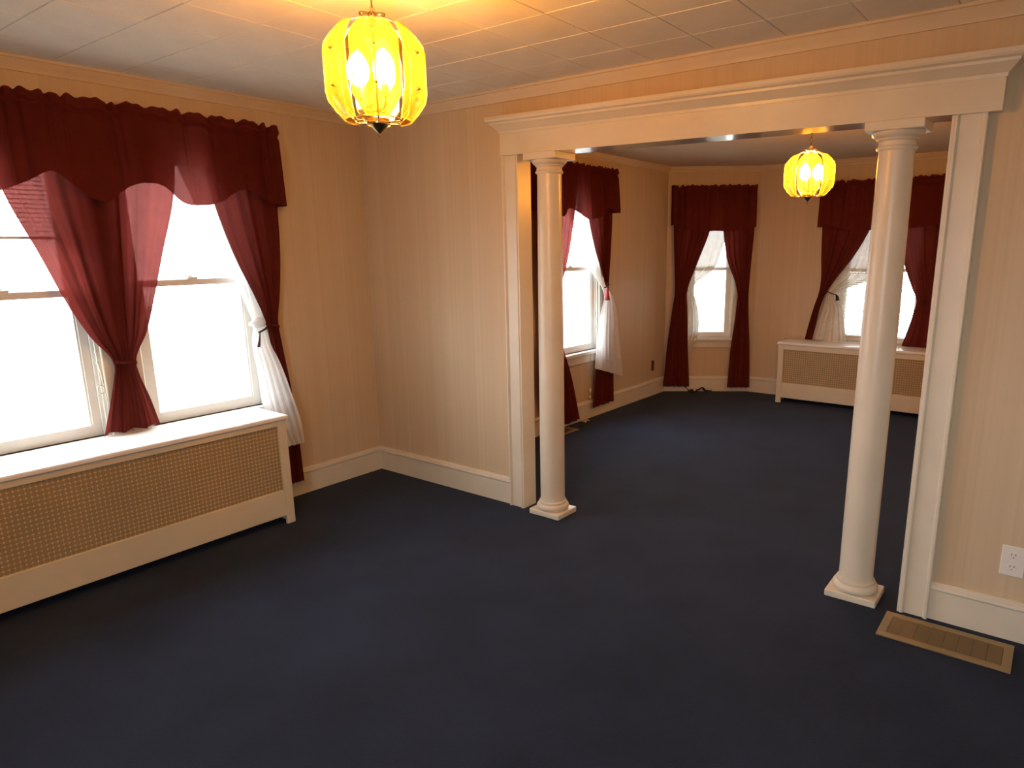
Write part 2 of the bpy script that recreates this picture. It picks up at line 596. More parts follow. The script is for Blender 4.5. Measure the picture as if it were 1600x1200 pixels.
# crown mouldings
def crown_prof(h, dr=0.062, pr=0.045):
    return [(0, h - dr), (0.010, h - dr), (0.013, h - dr + 0.012), (0.024, h - dr * 0.62), (0.033, h - dr * 0.35), (pr - 0.006, h - 0.014), (pr, h - 0.012), (pr, h), (0, h)]
o = MB().sweep(crown_prof(H), [(0, YF), (0, 0), (XR, 0), (XR, YF), (0, YF)], side=-1).build('trim_1', M['crown'], smooth=True, angle=30)
struct(o, 'narrow cream crown moulding around the front room ceiling', 'moulding')
o = MB().sweep(crown_prof(H2, 0.055, 0.04), [(XB, WT), tuple(C1), tuple(C2), (XR2, YB), (XR2, WT)], side=-1).build('trim_2', M['crown'], smooth=True, angle=30)
struct(o, 'narrow cream crown moulding around the back room ceiling', 'moulding')

# baseboards
HB = 0.174
def base_prof(h=HB):
    return [(0, 0), (0.017, 0), (0.017, h - 0.040), (0.014, h - 0.037), (0.022, h - 0.034), (0.025, h - 0.028), (0.023, h - 0.018), (0.017, h - 0.013), (0.016, h - 0.005), (0.010, h), (0, h)]
def base(name, path, side, label):
    return struct(MB().sweep(base_prof(), path, side=side).build(name, M['cream'], smooth=True, angle=25), label, 'baseboard')
base('baseboard_left', [(0, YF), (0, 0), (1.287, 0)], -1, 'tall cream baseboard running into the corner by the left casing')
base('baseboard_right', [(3.684, 0), (XR, 0), (XR, YF), (0, YF)], -1, 'tall cream baseboard under the white outlet beside the floor vent')
base('baseboard_back', [(1.287, WT), (XB, WT), tuple(C1), tuple(C2), (XR2, YB), (XR2, WT), (3.684, WT)], -1, 'tall cream baseboard along the walls of the back room')

# ------------------------------------------------------------------ opening: casings, jambs, beam
def casing(name, x0, x1, y, sgn, zt, label):
    w = x1 - x0
    p = [(0, 0), (0, 0.030), (0.004, 0.035), (0.012, 0.035), (0.016, 0.030), (0.020, 0.024), (w - 0.020, 0.024), (w - 0.016, 0.030), (w - 0.012, 0.035), (w - 0.004, 0.035), (w, 0.030), (w, 0)]
    poly = [(x0 + a, y + sgn * d) for a, d in p]
    return MB().prism(poly, 0, zt).build(name, M['cream'], smooth=True, angle=25)
oc = casing('trim_3', 1.287, OX0 + 0.004, 0, -1, hz(1.3), '')
struct(oc, 'cream moulded door casing on the left side of the columned opening', 'casing')
MB().prism([(OX0 - 0.004, -0.030), (OX0 + 0.012, -0.030), (OX0 + 0.012, WT + 0.030), (OX0 - 0.004, WT + 0.030)], 0, hz(1.4)).build('jamb', M['cream'], oc)
oc2 = casing('trim_4', OX1 - 0.004, 3.684, 0, -1, hz(3.6), '')
struct(oc2, 'cream moulded door casing on the right side beside the wall outlet', 'casing')
MB().prism([(OX1 - 0.012, -0.030), (OX1 + 0.004, -0.030), (OX1 + 0.004, WT + 0.030), (OX1 - 0.012, WT + 0.030)], 0, hz(3.6)).build('jamb', M['cream'], oc2)
for par, x0, x1 in ((oc, 1.287, OX0 + 0.004), (oc2, OX1 - 0.004, 3.684)):
    c_ = casing('casing', x0, x1, WT, 1, hz(2.5), '')
    c_.parent = par
# beam
HX0, HX1, HY0, HY1 = 1.297, 3.727, -0.052, WT + 0.05
mb = MB()
def beam_box(x0, x1, y0, y1, dz0, dz1):
    mb.add([(x, y, hz(x, dz)) for dz in (dz0, dz1) for (x, y) in ((x0, y0), (x1, y0), (x1, y1), (x0, y1))],
           [(0, 3, 2, 1), (4, 5, 6, 7), (0, 1, 5, 4), (1, 2, 6, 5), (2, 3, 7, 6), (3, 0, 4, 7)])
beam_box(HX0, HX1, HY0, -0.0005, 0.0, 0.19)
beam_box(OX0, OX1, -0.0005, WT + 0.0005, 0.0, 0.012)
beam_box(HX0, HX1, WT + 0.0005, HY1, 0.0, 0.19)
beam = mb.build('trim_5', M['beam'])
struct(beam, 'long cream header beam carried over the columned opening', 'beam')
for path, side in (([(HX0, 0.0), (HX0, HY0), (HX1, HY0), (HX1, 0.0)], -1), ([(HX1, WT), (HX1, HY1), (HX0, HY1), (HX0, WT)], -1)):
    prof = [(0, 0.115), (0.004, 0.115), (0.006, 0.128), (0.016, 0.136), (0.030, 0.152), (0.040, 0.160), (0.042, 0.170), (0.056, 0.176), (0.060, 0.184), (0.060, 0.200), (0, 0.200)]
    mb2 = MB().sweep(prof, path, side=side)
    mb2.v = [(x, y, z + 2.10 + HSL * (x - 2.5)) for x, y, z in mb2.v]
    mb2.build('cornice', M['cream'], beam, smooth=True, angle=25)

# ------------------------------------------------------------------ columns
def column(cx, label):
    t = empty('column', (cx, 0.024, 0))
    ht = hz(cx)
    cyy = 0.024
    k = 0.112
    MB().bbox(cx - k, cx + k, cyy - 0.096, cyy + 0.096, 0.0, 0.034, 0.004).build('plinth', M['cream_worn'], t)
    MB().lathe([(0.070, 0.034), (0.089, 0.034), (0.097, 0.042), (0.100, 0.052), (0.097, 0.063), (0.088, 0.071), (0.084, 0.074), (0.086, 0.079), (0.084, 0.086), (0.078, 0.090), (0.070, 0.090)], 48, (cx, cyy, 0)).build('base_moulding', M['cream_worn'], t, True, 40)
    prof = [(0.078, 0.090), (0.0755, 0.100), (0.0745, 0.115)]
    for q in range(1, 25):
        u = q / 24
        prof.append((0.0745 - 0.0065 * max(0, (u - 0.25) / 0.75) ** 1.6, 0.115 + (ht - 0.105 - 0.115) * u))
    MB().lathe(prof, 48, (cx, cyy, 0)).build('shaft', M['cream'], t, True, 40)
    zc = ht - 0.105
    MB().lathe([(0.060, zc - 0.004), (0.074, zc - 0.004), (0.078, zc + 0.002), (0.078, zc + 0.008), (0.072, zc + 0.013), (0.070, zc + 0.030), (0.074, zc + 0.034), (0.078, zc + 0.036), (0.080, zc + 0.042), (0.090, zc + 0.048), (0.098, zc + 0.058), (0.099, zc + 0.066), (0.090, zc + 0.068)], 48, (cx, cyy, 0)).build('capital', M['cream'], t, True, 40)
    MB().bbox(cx - 0.110, cx + 0.110, cyy - 0.098, cyy + 0.096, zc + 0.067, ht - 0.0005, 0.003).build('abacus', M['cream'], t)
    tag(t, label, 'column', 'pair of columns carrying the beam')
column(1.590, 'round cream column with square plinth next to the left casing')
column(3.368, 'round cream column with chipped plinth next to the floor vent and right casing')


# ------------------------------------------------------------------ windows
def window(name, p, e, n, s0, s1, z0, z1, zm, label, cas=True, apron=True, st=0.095, lock=True):
    """double-hung window in an opening s0..s1; local frame origin p, along e, room normal n"""
    p, e, n = Vector((*p, 0)), Vector((*e, 0)), Vector((*n, 0))
    F = Matrix((e, n, Vector((0, 0, 1)))).transposed().to_4x4()
    F.translation = p
    mb = MB()
    # jamb liner
    j = 0.022
    mb.box(s0, s0 + j, -TH, 0.0, z0, z1, F).box(s1 - j, s1, -TH, 0.0, z0, z1, F).box(s0, s1, -TH, 0.0, z1 - j, z1, F)
    w = mb.build(name, M['white'])
    struct(w, label, 'window')
    if cas:
        c = 0.085
        MB().bbox(s0 - c, s0 + 0.006, 0.0, 0.022, z0 - 0.01, z1 + c, 0.004, F).build('casing', M['cream'], w)
        MB().bbox(s1 - 0.006, s1 + c, 0.0, 0.022, z0 - 0.01, z1 + c, 0.004, F).build('casing', M['cream'], w)
        MB().bbox(s0 - c - 0.01, s1 + c + 0.01, 0.0, 0.026, z1 + 0.006, z1 + c + 0.01, 0.004, F).build('casing', M['cream'], w)
    MB().bbox(s0 - 0.09, s1 + 0.09, -0.07, 0.045, z0 - 0.032, z0, 0.003, F).build('stool', M['white'], w)
    MB().box(s0, s1, -TH - 0.03, -0.07, z0 - 0.02, z0 - 0.002, F).build('sill', M['white'], w)
    if apron:
        MB().bbox(s0 - 0.07, s1 + 0.07, 0.0, 0.018, z0 - 0.11, z0 - 0.033, 0.004, F).build('apron', M['cream'], w)
    # parting stops
    for a in (s0 + j, s1 - j - 0.014):
        MB().box(a, a + 0.014, -0.030, -0.014, z0, z1, F).build('stop', M['white'], w)
    g = 0.052
    a, b_ = s0 + j, s1 - j
    def sash(d0, d1, za, zb, rb, rt_, ra):
        m_ = MB().box(a, a + g, d0, d1, za, zb, F).box(b_ - g, b_, d0, d1, za, zb, F).box(a + g, b_ - g, d0, d1, za, za + rb, F).box(a + g, b_ - g, d0, d1, zb - rt_, zb, F)
        # glazing bead
        q = 0.010
        m_.box(a + g, a + g + q, d0 + .008, d1 - .008, za + rb, zb - rt_, F).box(b_ - g - q, b_ - g, d0 + .008, d1 - .008, za + rb, zb - rt_, F)
        s_ = m_.build('sash', M['white'], w)
        dm = (d0 + d1) / 2
        MB().box(a + g - 0.004, b_ - g + 0.004, dm - 0.002, dm + 0.002, za + rb - 0.004, zb - rt_ + 0.004, F).build('pane', M['pane'], s_)
        return s_
    sash(-0.070, -0.032, z0, zm, 0.060, 0.034, 0)
    sash(-0.112, -0.074, zm - 0.034, z1 - j, 0.034, 0.045, 0)
    if lock:
        sc = (a + b_) / 2
        MB().bbox(sc - 0.03, sc + 0.03, -0.066, -0.036, zm, zm + 0.012, 0.003, F).bbox(sc - 0.006, sc + 0.022, -0.058, -0.044, zm + 0.012, zm + 0.02, 0.002, F).build('latch', M['white'], w)
    return F


window('window_1', (0, 0), (0, -1), (1, 0), 0.85, 1.56, WZ0, WZ1, 1.445, 'white double-hung window on the right half of the front pair')
window('window_2', (0, 0), (0, -1), (1, 0), 1.74, 2.45, WZ0, WZ1, 1.415, 'white double-hung window with a hanging pull cord on the left half of the pair')
window('window_3', (XB, 0), (0, 1), (1, 0), 1.535, 2.325, WZ0, WZ1, 1.43, 'white double-hung window seen beyond the left column')
window('window_4', C1, BE, BN, 0.235, 0.745, 0.61, 2.08, 1.38, 'narrow white double-hung window in the angled bay wall')
window('window_5', (0, YB), (1, 0), (0, -1), 2.10, 2.90, 0.645, 2.08, 1.38, 'white double-hung window above the distant radiator cover', apron=False)

window('added_window', (0, YF), (1, 0), (0, 1), 3.6, 4.6, WZ0, WZ1, 1.43, 'unseen white double-hung window added behind the viewer to shape the daylight')  # window out of view, added to shape daylight from behind the camera

# portals: help the renderer find the daylight that comes through the panes
def portal(c, n, w, h):
    d = bpy.data.lights.new('window_portal', 'AREA')
    d.shape = 'RECTANGLE'
    d.size, d.size_y = w, h
    d.cycles.is_portal = True
    o = bpy.data.objects.new('window_portal', d)
    COL.objects.link(o)
    o.location = c
    o.rotation_euler = Vector(n).to_track_quat('-Z', 'Y').to_euler()
portal((-0.2, -1.205, 1.39), (1, 0, 0), 0.71, 1.47)
portal((-0.2, -2.095, 1.39), (1, 0, 0), 0.71, 1.47)
portal((XB - 0.2, 1.93, 1.39), (1, 0, 0), 0.79, 1.47)
pc = C1 + BE * 0.49 - BN * 0.2
portal((pc.x, pc.y, 1.345), (BN.x, BN.y, 0), 0.51, 1.47)
portal((4.1, YF - 0.2, 1.39), (0, 1, 0), 1.0, 1.47)
portal((2.5, YB + 0.2, 1.35), (0, -1, 0), 0.8, 1.46)

o = MB().box(-30, 30, -30, 30, -1.0, -0.9).build('ground', M['ground'])
struct(o, 'ground outside the windows', 'ground')


o = MB().prism([(-1.3, 4.0), (0.25, 4.0), (1.05, 4.47), (6.0, 4.47), (6.0, 7.2), (-1.3, 7.2)], 2.32, 2.46).build('added_porch_roof', M['outer'])  # guessed roof out of view, added to keep daylight off the far windows
struct(o, 'porch roof added unseen outside to shade the windows of the far wall', 'porch roof')


# ------------------------------------------------------------------ curtains
def interp(xk, yk, x):
    """Catmull-Rom style interpolation through knots"""
    xk, yk = np.array(xk, float), np.array(yk, float)
    o_ = np.argsort(xk)
    xk, yk = xk[o_], yk[o_]
    mslope = np.gradient(yk, xk) if len(xk) > 2 else np.full(len(xk), (yk[-1] - yk[0]) / (xk[-1] - xk[0]))
    x = np.clip(x, xk[0], xk[-1])
    i = np.clip(np.searchsorted(xk, x) - 1, 0, len(xk) - 2)
    h = xk[i + 1] - xk[i]
    t = (x - xk[i]) / h
    return ((1 + 2 * t) * (1 - t) ** 2 * yk[i] + t * (1 - t) ** 2 * h * mslope[i] + t * t * (3 - 2 * t) * yk[i + 1] + t * t * (t - 1) * h * mslope[i + 1])


class Frame:
    def __init__(s, p, e, n):
        s.p, s.e, s.n = Vector((p[0], p[1], 0)), Vector((e[0], e[1], 0)), Vector((n[0], n[1], 0))

    def __call__(s, a, d, z):
        return tuple(s.p + s.e * a + s.n * d + Vector((0, 0, z)))


FR = Frame((0, 0), (0, -1), (1, 0))
F3 = Frame((XB, 0), (0, 1), (1, 0))
F4 = Frame(C1, BE, BN)
F5 = Frame((0, YB), (1, 0), (0, -1))


def panel_mesh(fr, rows, folds, amp, depth, ns=90, nz=70, seed=0, hem=None, wob=0.3):
    """rows: (z, left, right[, depth]) knots; folds run with the cloth and tighten where it is gathered"""
    rng = np.random.RandomState(seed)
    zk = [r[0] for r in rows]
    lk = [r[1] for r in rows]
    rk = [r[2] for r in rows]
    dk = [(r[3] if len(r) > 3 else depth) for r in rows]
    zt, zb = max(zk), min(zk)
    ph = rng.rand(4) * 6.28
    mb = MB()
    wmax = max(r - l for l, r in zip(lk, rk))
    us = np.linspace(0, 1, ns)
    warp = us + 0.035 * np.sin(2 * PI * us * 2.3 + ph[0]) * us * (1 - us) * 4
    for k in range(nz):
        t = k / (nz - 1)
        z = zt + (zb - zt) * t
        l, r, d0 = interp(zk, lk, z), interp(zk, rk, z), interp(zk, dk, z)
        w = r - l
        A = amp * (0.55 + 0.45 * w / wmax)
        x = l + us * w
        f = np.sin(2 * PI * folds * warp + ph[1] + wob * math.sin(t * 3.0 + ph[2]))
        f2 = np.sin(2 * PI * folds * 2.37 * warp + ph[3] + t)
        d = d0 + A * (0.8 * np.sign(f) * np.abs(f) ** 0.75 + 0.3 * f2)
        zz = np.full(ns, z)
        if hem is not None and t > 0.85:
            q = (t - 0.85) / 0.15
            zz = zz + q * hem(us)
        for j in range(ns):
            mb.v.append(fr(float(x[j]), float(max(d[j], 0.012)), float(zz[j])))
    for k in range(nz - 1):
        for j in range(ns - 1):
            mb.f.append((k * ns + j, k * ns + j + 1, (k + 1) * ns + j + 1, (k + 1) * ns + j))
    return mb


def curtain(name, fr, rows, folds, amp, depth, mat, label, cat='curtain', seed=0, hem=None, group=None, **kw):
    mid = sum(r[1] + r[2] for r in rows) / 2 / len(rows)
    t = empty(name, fr(mid, depth, min(r[0] for r in rows)))
    panel_mesh(fr, rows, folds, amp, depth, seed=seed, hem=hem, **kw).build('drape', mat, t, smooth=True)
    tag(t, label, cat, group)
    return t


def tieband(t, fr, s0, s1, z, d, slope=0.0, mat='red', h=0.016, dd=0.045):
    """a band of cloth around the gathered waist"""
    mb = MB()
    n = 28
    for k in range(n):
        a = 2 * PI * k / n
        s_ = (s0 + s1) / 2 + (s1 - s0) / 2 * 1.02 * math.cos(a)
        q = max(0.004, d + dd * math.sin(a))
        zz = z + slope * math.cos(a)
        mb.v.append(fr(s_, q, zz - h / 2))
        mb.v.append(fr(s_, q, zz + h / 2))
    for k in range(n):
        k2 = (k + 1) % n
        mb.f.append((2 * k, 2 * k2, 2 * k2 + 1, 2 * k + 1))
    mb.build('tieband', M[mat], t, smooth=True)


def valance(fr, s0, s1, zt, low, period, phase, drop, depth, folds, label, seed=0, knots=None, group=None, mat='red'):
    rng = np.random.RandomState(seed)
    t = empty('curtain_valance', fr((s0 + s1) / 2, depth, low))
    ns, nz = int(90 + 130 * (s1 - s0)), 44
    S = np.linspace(s0, s1, ns)
    if knots:
        zb = interp([k[0] for k in knots], [k[1] for k in knots], S)
    else:
        c = np.cos(2 * PI * (S - phase) / period)
        zb = low + drop * 0.5 * (1 - c)
    ph = rng.rand(5) * 6.28
    u = (S - s0)
    f = np.sin(2 * PI * folds * u + ph[0] + 0.9 * np.sin(2 * PI * u * 1.7 + ph[1]))
    f2 = np.sin(2 * PI * folds * 2.3 * u + ph[2] + 1.6 * np.sin(7 * u + ph[1])) * (0.6 + 0.4 * np.sin(5.3 * u + ph[3]))
    crease = sum(-np.exp(-((u - c0) / 0.010) ** 2) for c0 in rng.rand(int(6 * (s1 - s0)) + 2) * (s1 - s0))
    ruff = 0.005 * np.sin(2 * PI * folds * 2.6 * u + ph[3] + 1.5 * np.sin(11 * u)) + 0.004 * np.sin(2 * PI * folds * 5.1 * u + ph[4]) + 0.010 * crease
    mb = MB()
    for k in range(nz):
        q = k / (nz - 1)
        z = (zt + ruff) * (1 - q) + zb * q
        A = 0.010 + 0.016 * q
        pocket = 0.012 * math.exp(-((q - 0.09) / 0.035) ** 2)
        d = depth + A * (0.7 * f + 0.55 * f2 * (1 - 0.5 * q)) + 0.014 * crease * (1 - 0.55 * q) + 0.02 * q - 0.014 * math.exp(-((q - 0.14) / 0.03) ** 2)
        for j in range(ns):
            mb.v.append(fr(float(S[j]), float(d[j] + pocket), float(z[j])))
    for k in range(nz - 1):
        for j in range(ns - 1):
            mb.f.append((k * ns + j, k * ns + j + 1, (k + 1) * ns + j + 1, (k + 1) * ns + j))
    mb.build('drape', M[mat], t, smooth=True)
    # the returns at both ends
    for j, s_ in ((0, s0), (ns - 1, s1)):
        m2 = MB()
        for k in range(nz):
            q = k / (nz - 1)
            v = Vector(mb.v[k * ns + j])
            w = Vector(fr(s_ + (0.004 if j else -0.004), 0.004, 0))
            w.z = v.z
            for g in range(7):
                pt = v.lerp(w, g / 6)
                m2.v.append(tuple(pt + fr.e * (0.006 * math.sin(g * 1.9 + q * 2))))
        for k in range(nz - 1):
            for g in range(6):
                m2.f.append((k * 7 + g, k * 7 + g + 1, (k + 1) * 7 + g + 1, (k + 1) * 7 + g))
        m2.build('return', M[mat], t, smooth=True)
    zr = zt - 0.042
    rod = MB().tube([fr(s0 + .005, 0.01, zr), fr(s0 + .005, depth - 0.06, zr), fr(s0 + .03, depth - 0.04, zr), fr(s1 - .03, depth - 0.04, zr), fr(s1 - .005, depth - 0.06, zr), fr(s1 - .005, 0.01, zr)], 0.005, 8)
    rod.build('rod', M['white'], t, smooth=True)
    tag(t, label, 'valance', group)
    return t


G_RED = 'burgundy curtain panels'
# --- front pair of windows
kn = [(0.683, 1.858), (0.80, 1.885), (0.944, 1.938), (1.06, 1.872), (1.19, 1.842), (1.31, 1.862), (1.37, 1.930), (1.45, 1.942), (1.53, 1.925), (1.65, 1.84), (1.77, 1.895), (1.87, 1.965), (1.97, 1.915), (2.10, 1.862), (2.23, 1.86), (2.36, 1.94), (2.48, 1.90), (2.64, 1.86)]
valance(FR, 0.683, 2.64, 2.318, 1.85, 0.485, 0.69, 0.10, 0.115, 3.2, 'wide burgundy scalloped valance across the front pair of windows', seed=3, knots=kn)
t = curtain('curtain', FR, [(2.27, 1.24, 2.10), (1.86, 1.30, 2.045), (1.60, 1.385, 1.955), (1.31, 1.478, 1.855), (1.18, 1.525, 1.795), (1.03, 1.598, 1.708), (0.95, 1.588, 1.722), (0.85, 1.560, 1.750), (0.672, 1.522, 1.806)], 5.5, 0.014, 0.055, M['red'],
            'burgundy curtain gathered between the two front windows, hem resting on the radiator cover', seed=5, group=G_RED, hem=lambda u: 0.006 * np.sin(u * 17))
tieband(t, FR, 1.598, 1.708, 1.035, 0.055, 0.008, dd=0.030)
t = curtain('curtain', FR, [(2.27, 0.70, 1.14), (1.86, 0.700, 1.090), (1.55, 0.715, 1.000), (1.32, 0.745, 0.905), (1.16, 0.775, 0.850), (1.05, 0.765, 0.838), (0.75, 0.730, 0.815), (0.30, 0.705, 0.795), (0.115, 0.700, 0.795)], 4.0, 0.014, 0.075, M['red'],
            'burgundy curtain panel drawn to the right of the front windows beside the wall corner', seed=8, group=G_RED)
tieband(t, FR, 0.770, 0.850, 1.15, 0.072, 0.01, dd=0.032)
t = curtain('curtain', FR, [(2.27, 2.22, 2.62), (1.86, 2.27, 2.60), (1.32, 2.44, 2.56), (1.16, 2.47, 2.54), (0.75, 2.50, 2.58), (0.70, 2.50, 2.585)], 4.0, 0.014, 0.075, M['red'],
            'burgundy curtain panel at the far left edge of the front windows', seed=9, group=G_RED)
t = curtain('sheer_curtain', FR, [(2.05, 0.80, 1.24, 0.02), (1.75, 0.80, 1.13, 0.02), (1.45, 0.82, 1.00, 0.03), (1.26, 0.838, 0.945, 0.045), (1.16, 0.845, 0.925, 0.055), (1.08, 0.835, 0.945, 0.06), (0.90, 0.795, 0.960, 0.105), (0.68, 0.745, 0.955, 0.125), (0.55, 0.715, 0.94, 0.13), (0.385, 0.700, 0.86, 0.13)], 5.0, 0.010, 0.05, M['sheer'],
            'white lace sheer curtain knotted at the right edge of the front windows', 'sheer curtain', seed=12)
mb = MB()
for k in range(9):
    a = k / 8
    mb.v.append(FR(0.835 + 0.075 * a, 0.075 + 0.02 * math.sin(PI * a), 1.16 - 0.045 * a))
pts = [Vector(v) for v in mb.v]
MB().tube(pts, 0.006, 6).build('tie_cord', M['darkcord'], t, smooth=True)
MB().tube([FR(0.905, 0.085, 1.118), FR(0.915, 0.09, 1.08), FR(0.925, 0.088, 1.03)], [0.003, 0.005, 0.009], 6).build('tie_cord', M['darkcord'], t, smooth=True)
# the bunched knot of the sheer
mb = MB()
n_, m_ = 14, 12
for i in range(n_):
    for j in range(m_):
        th, p_ = PI * (i + .5) / n_, 2 * PI * j / m_
        r = 0.9 + 0.22 * math.sin(4 * p_ + 3 * th) + 0.1 * math.sin(9 * p_)
        mb.v.append(FR(0.895 + 0.050 * r * math.sin(th) * math.cos(p_) + 0.02 * math.cos(th), 0.06 + 0.03 * r * math.sin(th) * math.sin(p_), 1.172 + 0.026 * math.cos(th) - 0.016 * r * math.sin(th) * math.cos(p_)))
for i in range(n_ - 1):
    for j in range(m_):
        mb.f.append((i * m_ + j, i * m_ + (j + 1) % m_, (i + 1) * m_ + (j + 1) % m_, (i + 1) * m_ + j))
mb.build('knot', M['sheer'], t, smooth=True)

# --- back room, window beyond the left column
valance(F3, 1.27, 2.51, 2.305, 1.85, 0.5, 2.12, 0.09, 0.085, 3.4, 'burgundy scalloped valance beyond the left column', seed=21,
        knots=[(1.27, 1.90), (1.36, 1.90), (1.48, 1.87), (1.62, 1.86), (1.76, 1.93), (1.86, 1.885), (1.98, 1.852), (2.12, 1.850), (2.24, 1.885), (2.36, 1.945), (2.44, 1.93), (2.51, 1.915)])
t = curtain('curtain', F3, [(2.25, 1.29, 1.92), (1.86, 1.30, 1.86), (1.45, 1.32, 1.745), (1.15, 1.35, 1.60), (1.02, 1.36, 1.56), (0.80, 1.35, 1.66), (0.50, 1.33, 1.80), (0.04, 1.42, 1.945)], 4.5, 0.016, 0.06, M['red'],
            'long burgundy curtain panel partly hidden behind the left column', seed=22, group=G_RED)
tieband(t, F3, 1.36, 1.56, 1.03, 0.06, 0.0, dd=0.03)
t = curtain('curtain', F3, [(2.25, 2.02, 2.49), (1.86, 2.10, 2.485), (1.60, 2.20, 2.47), (1.30, 2.345, 2.44), (1.20, 2.36, 2.43), (1.0, 2.34, 2.46), (0.60, 2.25, 2.52), (0.10, 2.17, 2.55)], 4.5, 0.014, 0.045, M['red'],
            'burgundy curtain panel hanging under the white sheer beyond the left column', seed=23, group=G_RED)
t = curtain('sheer_curtain', F3, [(2.10, 1.72, 2.40, 0.022), (1.85, 1.84, 2.40, 0.022), (1.60, 2.01, 2.38, 0.022), (1.36, 2.19, 2.36, 0.035), (1.25, 2.275, 2.345, 0.07), (1.18, 2.285, 2.40, 0.095), (1.00, 2.22, 2.50, 0.10), (0.75, 2.15, 2.55, 0.105), (0.45, 2.11, 2.62, 0.11)], 4.0, 0.010, 0.09, M['sheer'],
            'white sheer curtain tied with a red tassel beyond the left column', 'sheer curtain', seed=25, hem=lambda u: 0.05 - 0.15 * u)
MB().tube([F3(2.37, 0.05, 1.285), F3(2.33, 0.12, 1.262), F3(2.28, 0.13, 1.245), F3(2.26, 0.11, 1.24)], 0.006, 6).build('tie_cord', M['darkcord'], t, smooth=True)
pq = F3(2.275, 0.135, 0)
MB().lathe([(0.004, 1.245), (0.006, 1.225), (0.014, 1.215), (0.012, 1.20), (0.022, 1.15), (0.026, 1.125), (0.018, 1.122)], 14, (pq[0], pq[1], 0)).build('tassel', M['tassel'], t, smooth=True, label='red tassel hanging from the tie')

# --- back room, bay window
valance(F4, 0.045, 0.925, 2.235, 1.76, 0.5, 0.5, 0.04, 0.085, 4.0, 'dark burgundy valance above the narrow bay window', seed=31, mat='red_lined',
        knots=[(0.045, 1.83), (0.14, 1.80), (0.27, 1.765), (0.40, 1.76), (0.49, 1.765), (0.60, 1.76), (0.74, 1.77), (0.85, 1.79), (0.925, 1.80)])
t = curtain('curtain', F4, [(2.20, 0.06, 0.50), (1.76, 0.06, 0.445), (1.45, 0.075, 0.335), (1.20, 0.088, 0.245), (1.12, 0.090, 0.225), (0.95, 0.070, 0.235), (0.50, 0.02, 0.255), (0.065, -0.01, 0.285)], 4.5, 0.014, 0.075, M['red_lined'],
            'dark burgundy curtain panel to the left of the bay window, trailing on the cable', seed=32, group=G_RED)
tieband(t, F4, 0.090, 0.228, 1.13, 0.072, 0.0, dd=0.03)
t = curtain('curtain', F4, [(2.20, 0.53, 0.92), (1.76, 0.588, 0.918), (1.45, 0.645, 0.905), (1.20, 0.745, 0.895), (1.10, 0.770, 0.893), (0.95, 0.765, 0.900), (0.50, 0.725, 0.935), (0.055, 0.705, 0.955)], 4.5, 0.014, 0.075, M['red_lined'],
            'dark burgundy curtain panel between the bay window and the distant radiator cover', seed=33, group=G_RED)
tieband(t, F4, 0.768, 0.893, 1.12, 0.072, 0.0, dd=0.03)
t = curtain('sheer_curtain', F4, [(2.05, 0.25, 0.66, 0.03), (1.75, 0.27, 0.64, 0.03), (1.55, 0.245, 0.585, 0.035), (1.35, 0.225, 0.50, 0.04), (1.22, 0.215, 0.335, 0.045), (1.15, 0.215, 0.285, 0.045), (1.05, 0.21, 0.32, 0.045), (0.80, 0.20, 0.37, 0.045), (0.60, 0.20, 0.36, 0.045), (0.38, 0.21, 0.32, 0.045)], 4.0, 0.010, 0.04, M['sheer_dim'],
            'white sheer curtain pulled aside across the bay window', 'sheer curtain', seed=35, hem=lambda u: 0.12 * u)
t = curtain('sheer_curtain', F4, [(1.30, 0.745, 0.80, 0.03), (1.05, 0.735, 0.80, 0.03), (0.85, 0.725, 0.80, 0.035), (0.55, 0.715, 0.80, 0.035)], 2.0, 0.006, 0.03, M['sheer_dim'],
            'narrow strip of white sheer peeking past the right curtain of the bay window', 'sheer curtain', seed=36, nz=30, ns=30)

# --- back room, window over the distant radiator cover
valance(F5, 1.885, 3.12, 2.225, 1.75, 0.5, 2.0, 0.05, 0.095, 4.0, 'dark burgundy valance above the window over the distant radiator cover', seed=41, mat='red_lined',
        knots=[(1.885, 1.785), (2.0, 1.79), (2.15, 1.76), (2.30, 1.745), (2.45, 1.75), (2.60, 1.745), (2.78, 1.76), (2.95, 1.785), (3.12, 1.785)])
t = curtain('curtain', F5, [(2.19, 1.915, 2.46), (1.75, 1.92, 2.375), (1.50, 1.93, 2.25), (1.25, 1.945, 2.08), (1.13, 1.935, 2.01), (1.0, 1.90, 1.965), (0.80, 1.855, 1.93), (0.642, 1.825, 1.905)], 4.5, 0.014, 0.075, M['red_lined'],
            'dark burgundy curtain panel above the left end of the distant radiator cover', seed=42, group=G_RED)
tieband(t, F5, 1.935, 2.012, 1.13, 0.072, 0.0, dd=0.03)
t = curtain('curtain', F5, [(2.19, 2.54, 3.10), (1.75, 2.62, 3.095), (1.45, 2.70, 3.08), (1.20, 2.80, 3.06), (1.10, 2.845, 3.04), (0.95, 2.83, 3.05), (0.642, 2.76, 3.10)], 4.5, 0.014, 0.075, M['red_lined'],
            'dark burgundy curtain panel between the right column and right casing', seed=43, group=G_RED)
tieband(t, F5, 2.845, 3.04, 1.11, 0.072, 0.0, dd=0.03)
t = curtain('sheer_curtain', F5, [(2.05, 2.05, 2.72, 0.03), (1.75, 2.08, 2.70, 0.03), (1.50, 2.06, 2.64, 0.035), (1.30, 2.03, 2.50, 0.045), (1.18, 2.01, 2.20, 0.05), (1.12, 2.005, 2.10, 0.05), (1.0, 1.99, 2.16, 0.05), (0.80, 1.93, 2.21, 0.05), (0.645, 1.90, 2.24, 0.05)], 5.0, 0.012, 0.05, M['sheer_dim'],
            'white sheer curtain swept left above the distant radiator cover', 'sheer curtain', seed=45)
